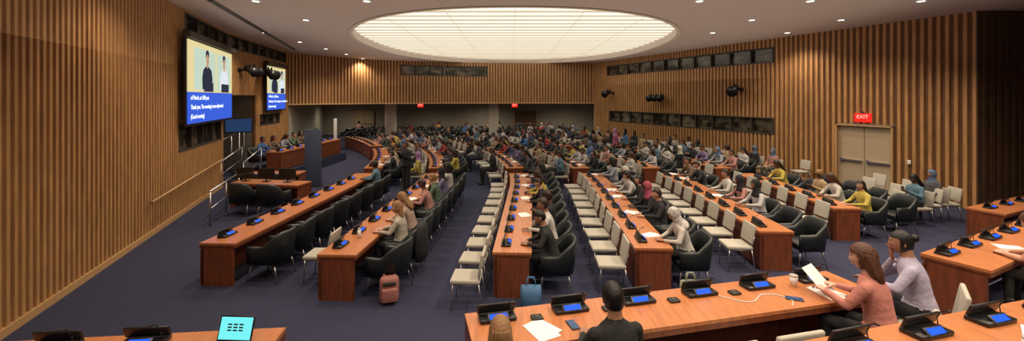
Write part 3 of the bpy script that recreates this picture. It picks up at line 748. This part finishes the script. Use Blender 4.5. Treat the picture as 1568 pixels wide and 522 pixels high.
# ------------------------------------------------------------------ tiers and foreground desks
b=MB(); b.prism([(-5.9,3.1),(-4.25,3.5),(-2.0,3.72),(-.45,3.98),(3.72,4.97),(5.4,5.5),(8.8,7.15),(18.9,9.5),(18.9,-3.9),(-3.2,-3.9)],0,.5,M_carpet); b.obj('floor_tier_1')
b=MB(); b.prism([(-4.0,.9),(1.6,1.9),(2.0,3.0),(4.7,3.72),(9,5.2),(18.8,6),(18.8,-3.9),(-3.0,-3.9)],.5,.75,M_carpet); b.obj('floor_tier_2')
b=MB(); b.prism([(-3.6,.5),(18.7,.5),(18.7,-3.9),(-3.0,-3.9)],.75,1.65,M_carpet); b.obj('floor_tier_3')
def fdesk(f0,f1,zb,n,first=.4,step=.76):
    a=Vector((*f0,0)); c=Vector((*f1,0)); t=(c-a).normalized(); nn=Vector((t.y,-t.x,0)); w=.65
    desk([((a+nn*.33).x,(a+nn*.33).y),((a+c).x/2+nn.x*.33,(a+c).y/2+nn.y*.33),((c+nn*.33).x,(c+nn*.33).y)],1,zb)
    for i in range(n):
        p=a+t*(first+i*step)+nn*.17; place('delegate_console',ME_console,(p.x,p.y,zb+.75),ang_of((-nn.x,-nn.y)))
    return a,t,nn
a0,t0,n0=fdesk((-4.25,3.58),(-2.02,3.80),.5,2,.5,.68)
a1,t1,n1=fdesk((-.45,4.04),(3.72,5.04),.5,6,.28,.72)
a2,t2,n2=fdesk((5.4,5.62),(8.8,7.28),.5,5,.3,.7)
a3,t3,n3=fdesk((2.04,3.12),(4.75,3.84),.75,4,.4,.72)
desk([(10.7,9.6),(12.5,10.4),(14.5,11.2)],1,0)
for i in range(4):
    place('delegate_console',ME_console,(11.1+i*.75,9.85+i*.32,.75),ang_of((-.4,.9)))
def onf(a,t,n,s,o,z): p=a+t*s+n*o; return (p.x,p.y,z)
place('laptop',ME_lapc,onf(a0,t0,n0,1.9,.33,1.25),ang_of((-n0.x,-n0.y))-.15,.9)
place('paper_sheets',ME_paper,onf(a1,t1,n1,.62,.46,1.25),.5)
place('paper_sheets',ME_paper,onf(a1,t1,n1,3.75,.47,1.25),.2)
place('paper_sheets',ME_paper,onf(a3,t3,n3,1.95,.48,1.5),.5); place('paper_sheets',ME_paper,onf(a2,t2,n2,1.35,.48,1.25),.9)
ph=MB(); ph.rbox((0,0,.006),(.08,.16,.01),M_blkp,.005); ph.box((0,0,.0115),(.07,.145,.001),simple('phone_glass',(.03,.08,.2),.1)); mph=ph.mesh('mobile_phone')
place('mobile_phone',mph,onf(a1,t1,n1,.92,.44,1.25),.3); place('mobile_phone',mph,onf(a1,t1,n1,3.3,.5,1.25),1.2)
cup=MB(); cup.cone((0,0,0),(0,0,.11),.030,.042,M_white,18); cup.cone((0,0,.11),(0,0,.122),.044,.040,M_cream,18); cm=cup.mesh('paper_cup')
place('paper_cup',cm,onf(a3,t3,n3,1.5,.55,1.5)); place('paper_cup',cm,onf(a1,t1,n1,3.56,.25,1.25))
pk=MB(); pk.rbox((0,0,.012),(.11,.09,.024),M_blkp,.01); pk.cone((0,0,.024),(0,0,.03),.03,.025,M_frame,14); pm=pk.mesh('desk_socket')
for s in(.64,1.36,2.08,2.8): place('desk_socket',pm,onf(a1,t1,n1,s,.25,1.25),.2)
cu=bpy.data.curves.new('charging_cable','CURVE'); cu.dimensions='3D'; cu.bevel_depth=.004; cu.materials.append(M_white)
sp=cu.splines.new('BEZIER'); sp.bezier_points.add(4)
for bp_,(s,o,z) in zip(sp.bezier_points,((2.6,.27,1.256),(2.8,.45,1.256),(3.1,.35,1.256),(3.25,.5,1.256),(3.15,.62,1.256))):
    bp_.co=onf(a1,t1,n1,s,o,z); bp_.handle_left_type=bp_.handle_right_type='AUTO'
coll.objects.link(bpy.data.objects.new('charging_cable',cu))
face1=(-n1.x,-n1.y)
def chair(me,nm,x,y,z,f): place(nm,me,(x,y,z),ang_of(f))
fp=(-.55,.83)
place('seated_woman_in_pink',mesh_with(person_mesh('read','curly',25,True),{M_hair:H_brown,M_skin:S_light},'pw'),(3.52,4.0,.5),ang_of(fp),1.02,(.60,.23,.19)); chair(ME_cream,'cream_chair',3.54,3.96,.5,fp)
fl=(-.75,.66)
place('seated_woman_in_lilac',mesh_with(person_mesh('chin','bun',20,True),{M_hair:H_black,M_skin:S_tan},'lw'),(4.32,4.44,.5),ang_of(fl),1.02,(.50,.46,.62)); chair(ME_cream,'cream_chair',4.34,4.42,.5,fl)
place('seated_man_in_black',mesh_with(person_mesh('table','short',0,True),{M_hair:H_black,M_skin:S_tan},'bm'),(.82,3.24,.5),ang_of(face1),1.0,(.015,.015,.018)); chair(ME_arm,'black_armchair',.82,3.22,.5,face1)
place('seated_blonde_woman',mesh_with(person_mesh('lap','long',-10,True),{M_hair:H_blond,M_skin:S_light},'bw'),(-.08,2.96,.5),ang_of(face1),.95,(.1,.1,.12)); chair(ME_arm,'black_armchair',-.08,2.95,.5,face1)
for s in(1.95,2.6): p=a1+t1*s+n1*.95; chair(ME_cream,'cream_chair',p.x,p.y,.5,face1)
p=a2+t2*.95+n2*1.0
place('seated_person',mesh_with(person_mesh('write','curly',0,False),{M_hair:H_brown,M_skin:S_light},'rp'),(p.x,p.y,.5),ang_of((-n2.x,-n2.y)),1.0,(.6,.25,.18)); chair(ME_cream,'cream_chair',p.x,p.y,.5,(-n2.x,-n2.y))
p=a2+t2*2.2+n2*.95
place('seated_person',person_mesh('table','short',0),(p.x,p.y,.5),ang_of((-n2.x,-n2.y)),1.0,(.6,.3,.22)); chair(ME_arm,'black_armchair',p.x,p.y,.5,(-n2.x,-n2.y))
def fabric(n,c): return simple(n,c,.8,bump=.4,scale=30)
b=MB(); mk=fabric('backpack_pink',(.36,.14,.12)); b.rbox((0,0,.22),(.30,.18,.42),mk,.07,3); b.rbox((0,-.11,.16),(.24,.08,.22),mk,.03,3); b.rbox((0,-.1,.34),(.2,.03,.06),M_frame,.01)
for sx in(-1,1):
    q=[Vector((sx*.08,.09,.42)),Vector((sx*.1,.15,.34)),Vector((sx*.1,.15,.18)),Vector((sx*.1,.09,.06))]
    for p,r in zip(q,q[1:]): b.cone(p,r,.018,.018,mk,8)
b.cone((-.04,0,.43),(.04,0,.43),.012,.012,mk,8); b.obj('backpack',Matrix.Translation((-1.98,6.85,0))@Matrix.Rotation(.3,4,'Z'))
def tote(nm,loc,col):
    b=MB(); mk=fabric(nm+'_cloth',col); r=[]
    for z,w,d in((0,.13,.07),(.02,.16,.085),(.2,.17,.08),(.34,.16,.03)): r.append([Vector((w*math.cos(a)*(1+.05*math.sin(5*a)),d*math.sin(a)*(1+.08*math.sin(4*a)),z)) for a in [2*math.pi*i/20 for i in range(20)]])
    b.loft(r,mk)
    for sy_ in(-1,1):
        q=[Vector((-.08,sy_*.02,.33)),Vector((-.05,sy_*.02,.46)),Vector((.05,sy_*.02,.46)),Vector((.08,sy_*.02,.33))]
        for p,s in zip(q,q[1:]): b.cone(p,s,.008,.008,mk,6)
    b.obj(nm,Matrix.Translation(loc))
tote('tote_bag',(.30,6.72,0),(.07,.18,.35)); tote('tote_bag',(2.9,6.9,0),(.3,.32,.24))
b=MB(); mk=fabric('coat_black',(.012,.012,.016)); r=[]
for z,w,d in((.28,.27,.10),(.45,.30,.12),(.7,.30,.11),(.86,.27,.09),(.93,.20,.06)): r.append([Vector((w*math.cos(a)*(1+.04*math.sin(7*a)),-.30+d*math.sin(a),z)) for a in [2*math.pi*i/24 for i in range(24)]])
b.loft(r,mk)
x,y=off(1,8.1,.78); b.obj('draped_coat',Matrix.Translation((x,y,0))@Matrix.Rotation(ang_of((-1,.05)),4,'Z'))
# ------------------------------------------------------------------ world, camera
w=bpy.data.worlds.new('world'); scene.world=w; w.use_nodes=True; w.node_tree.nodes['Background'].inputs[0].default_value=(.9,.85,.8,1); w.node_tree.nodes['Background'].inputs[1].default_value=.15
cd=bpy.data.cameras.new('camera'); cam=bpy.data.objects.new('camera',cd); coll.objects.link(cam)
cam.location=(0,0,CAMH); cam.rotation_euler=(math.pi/2,0,0); cd.sensor_width=36; cd.clip_start=.05; cd.clip_end=200
cd.lens=36*650/1568; cd.shift_y=-111/1568
scene.camera=cam
try:
    scene.view_settings.view_transform='Standard'; scene.view_settings.look='None'
except Exception as e: print(e)
print('downlights',cnt,'objects',len(bpy.data.objects))
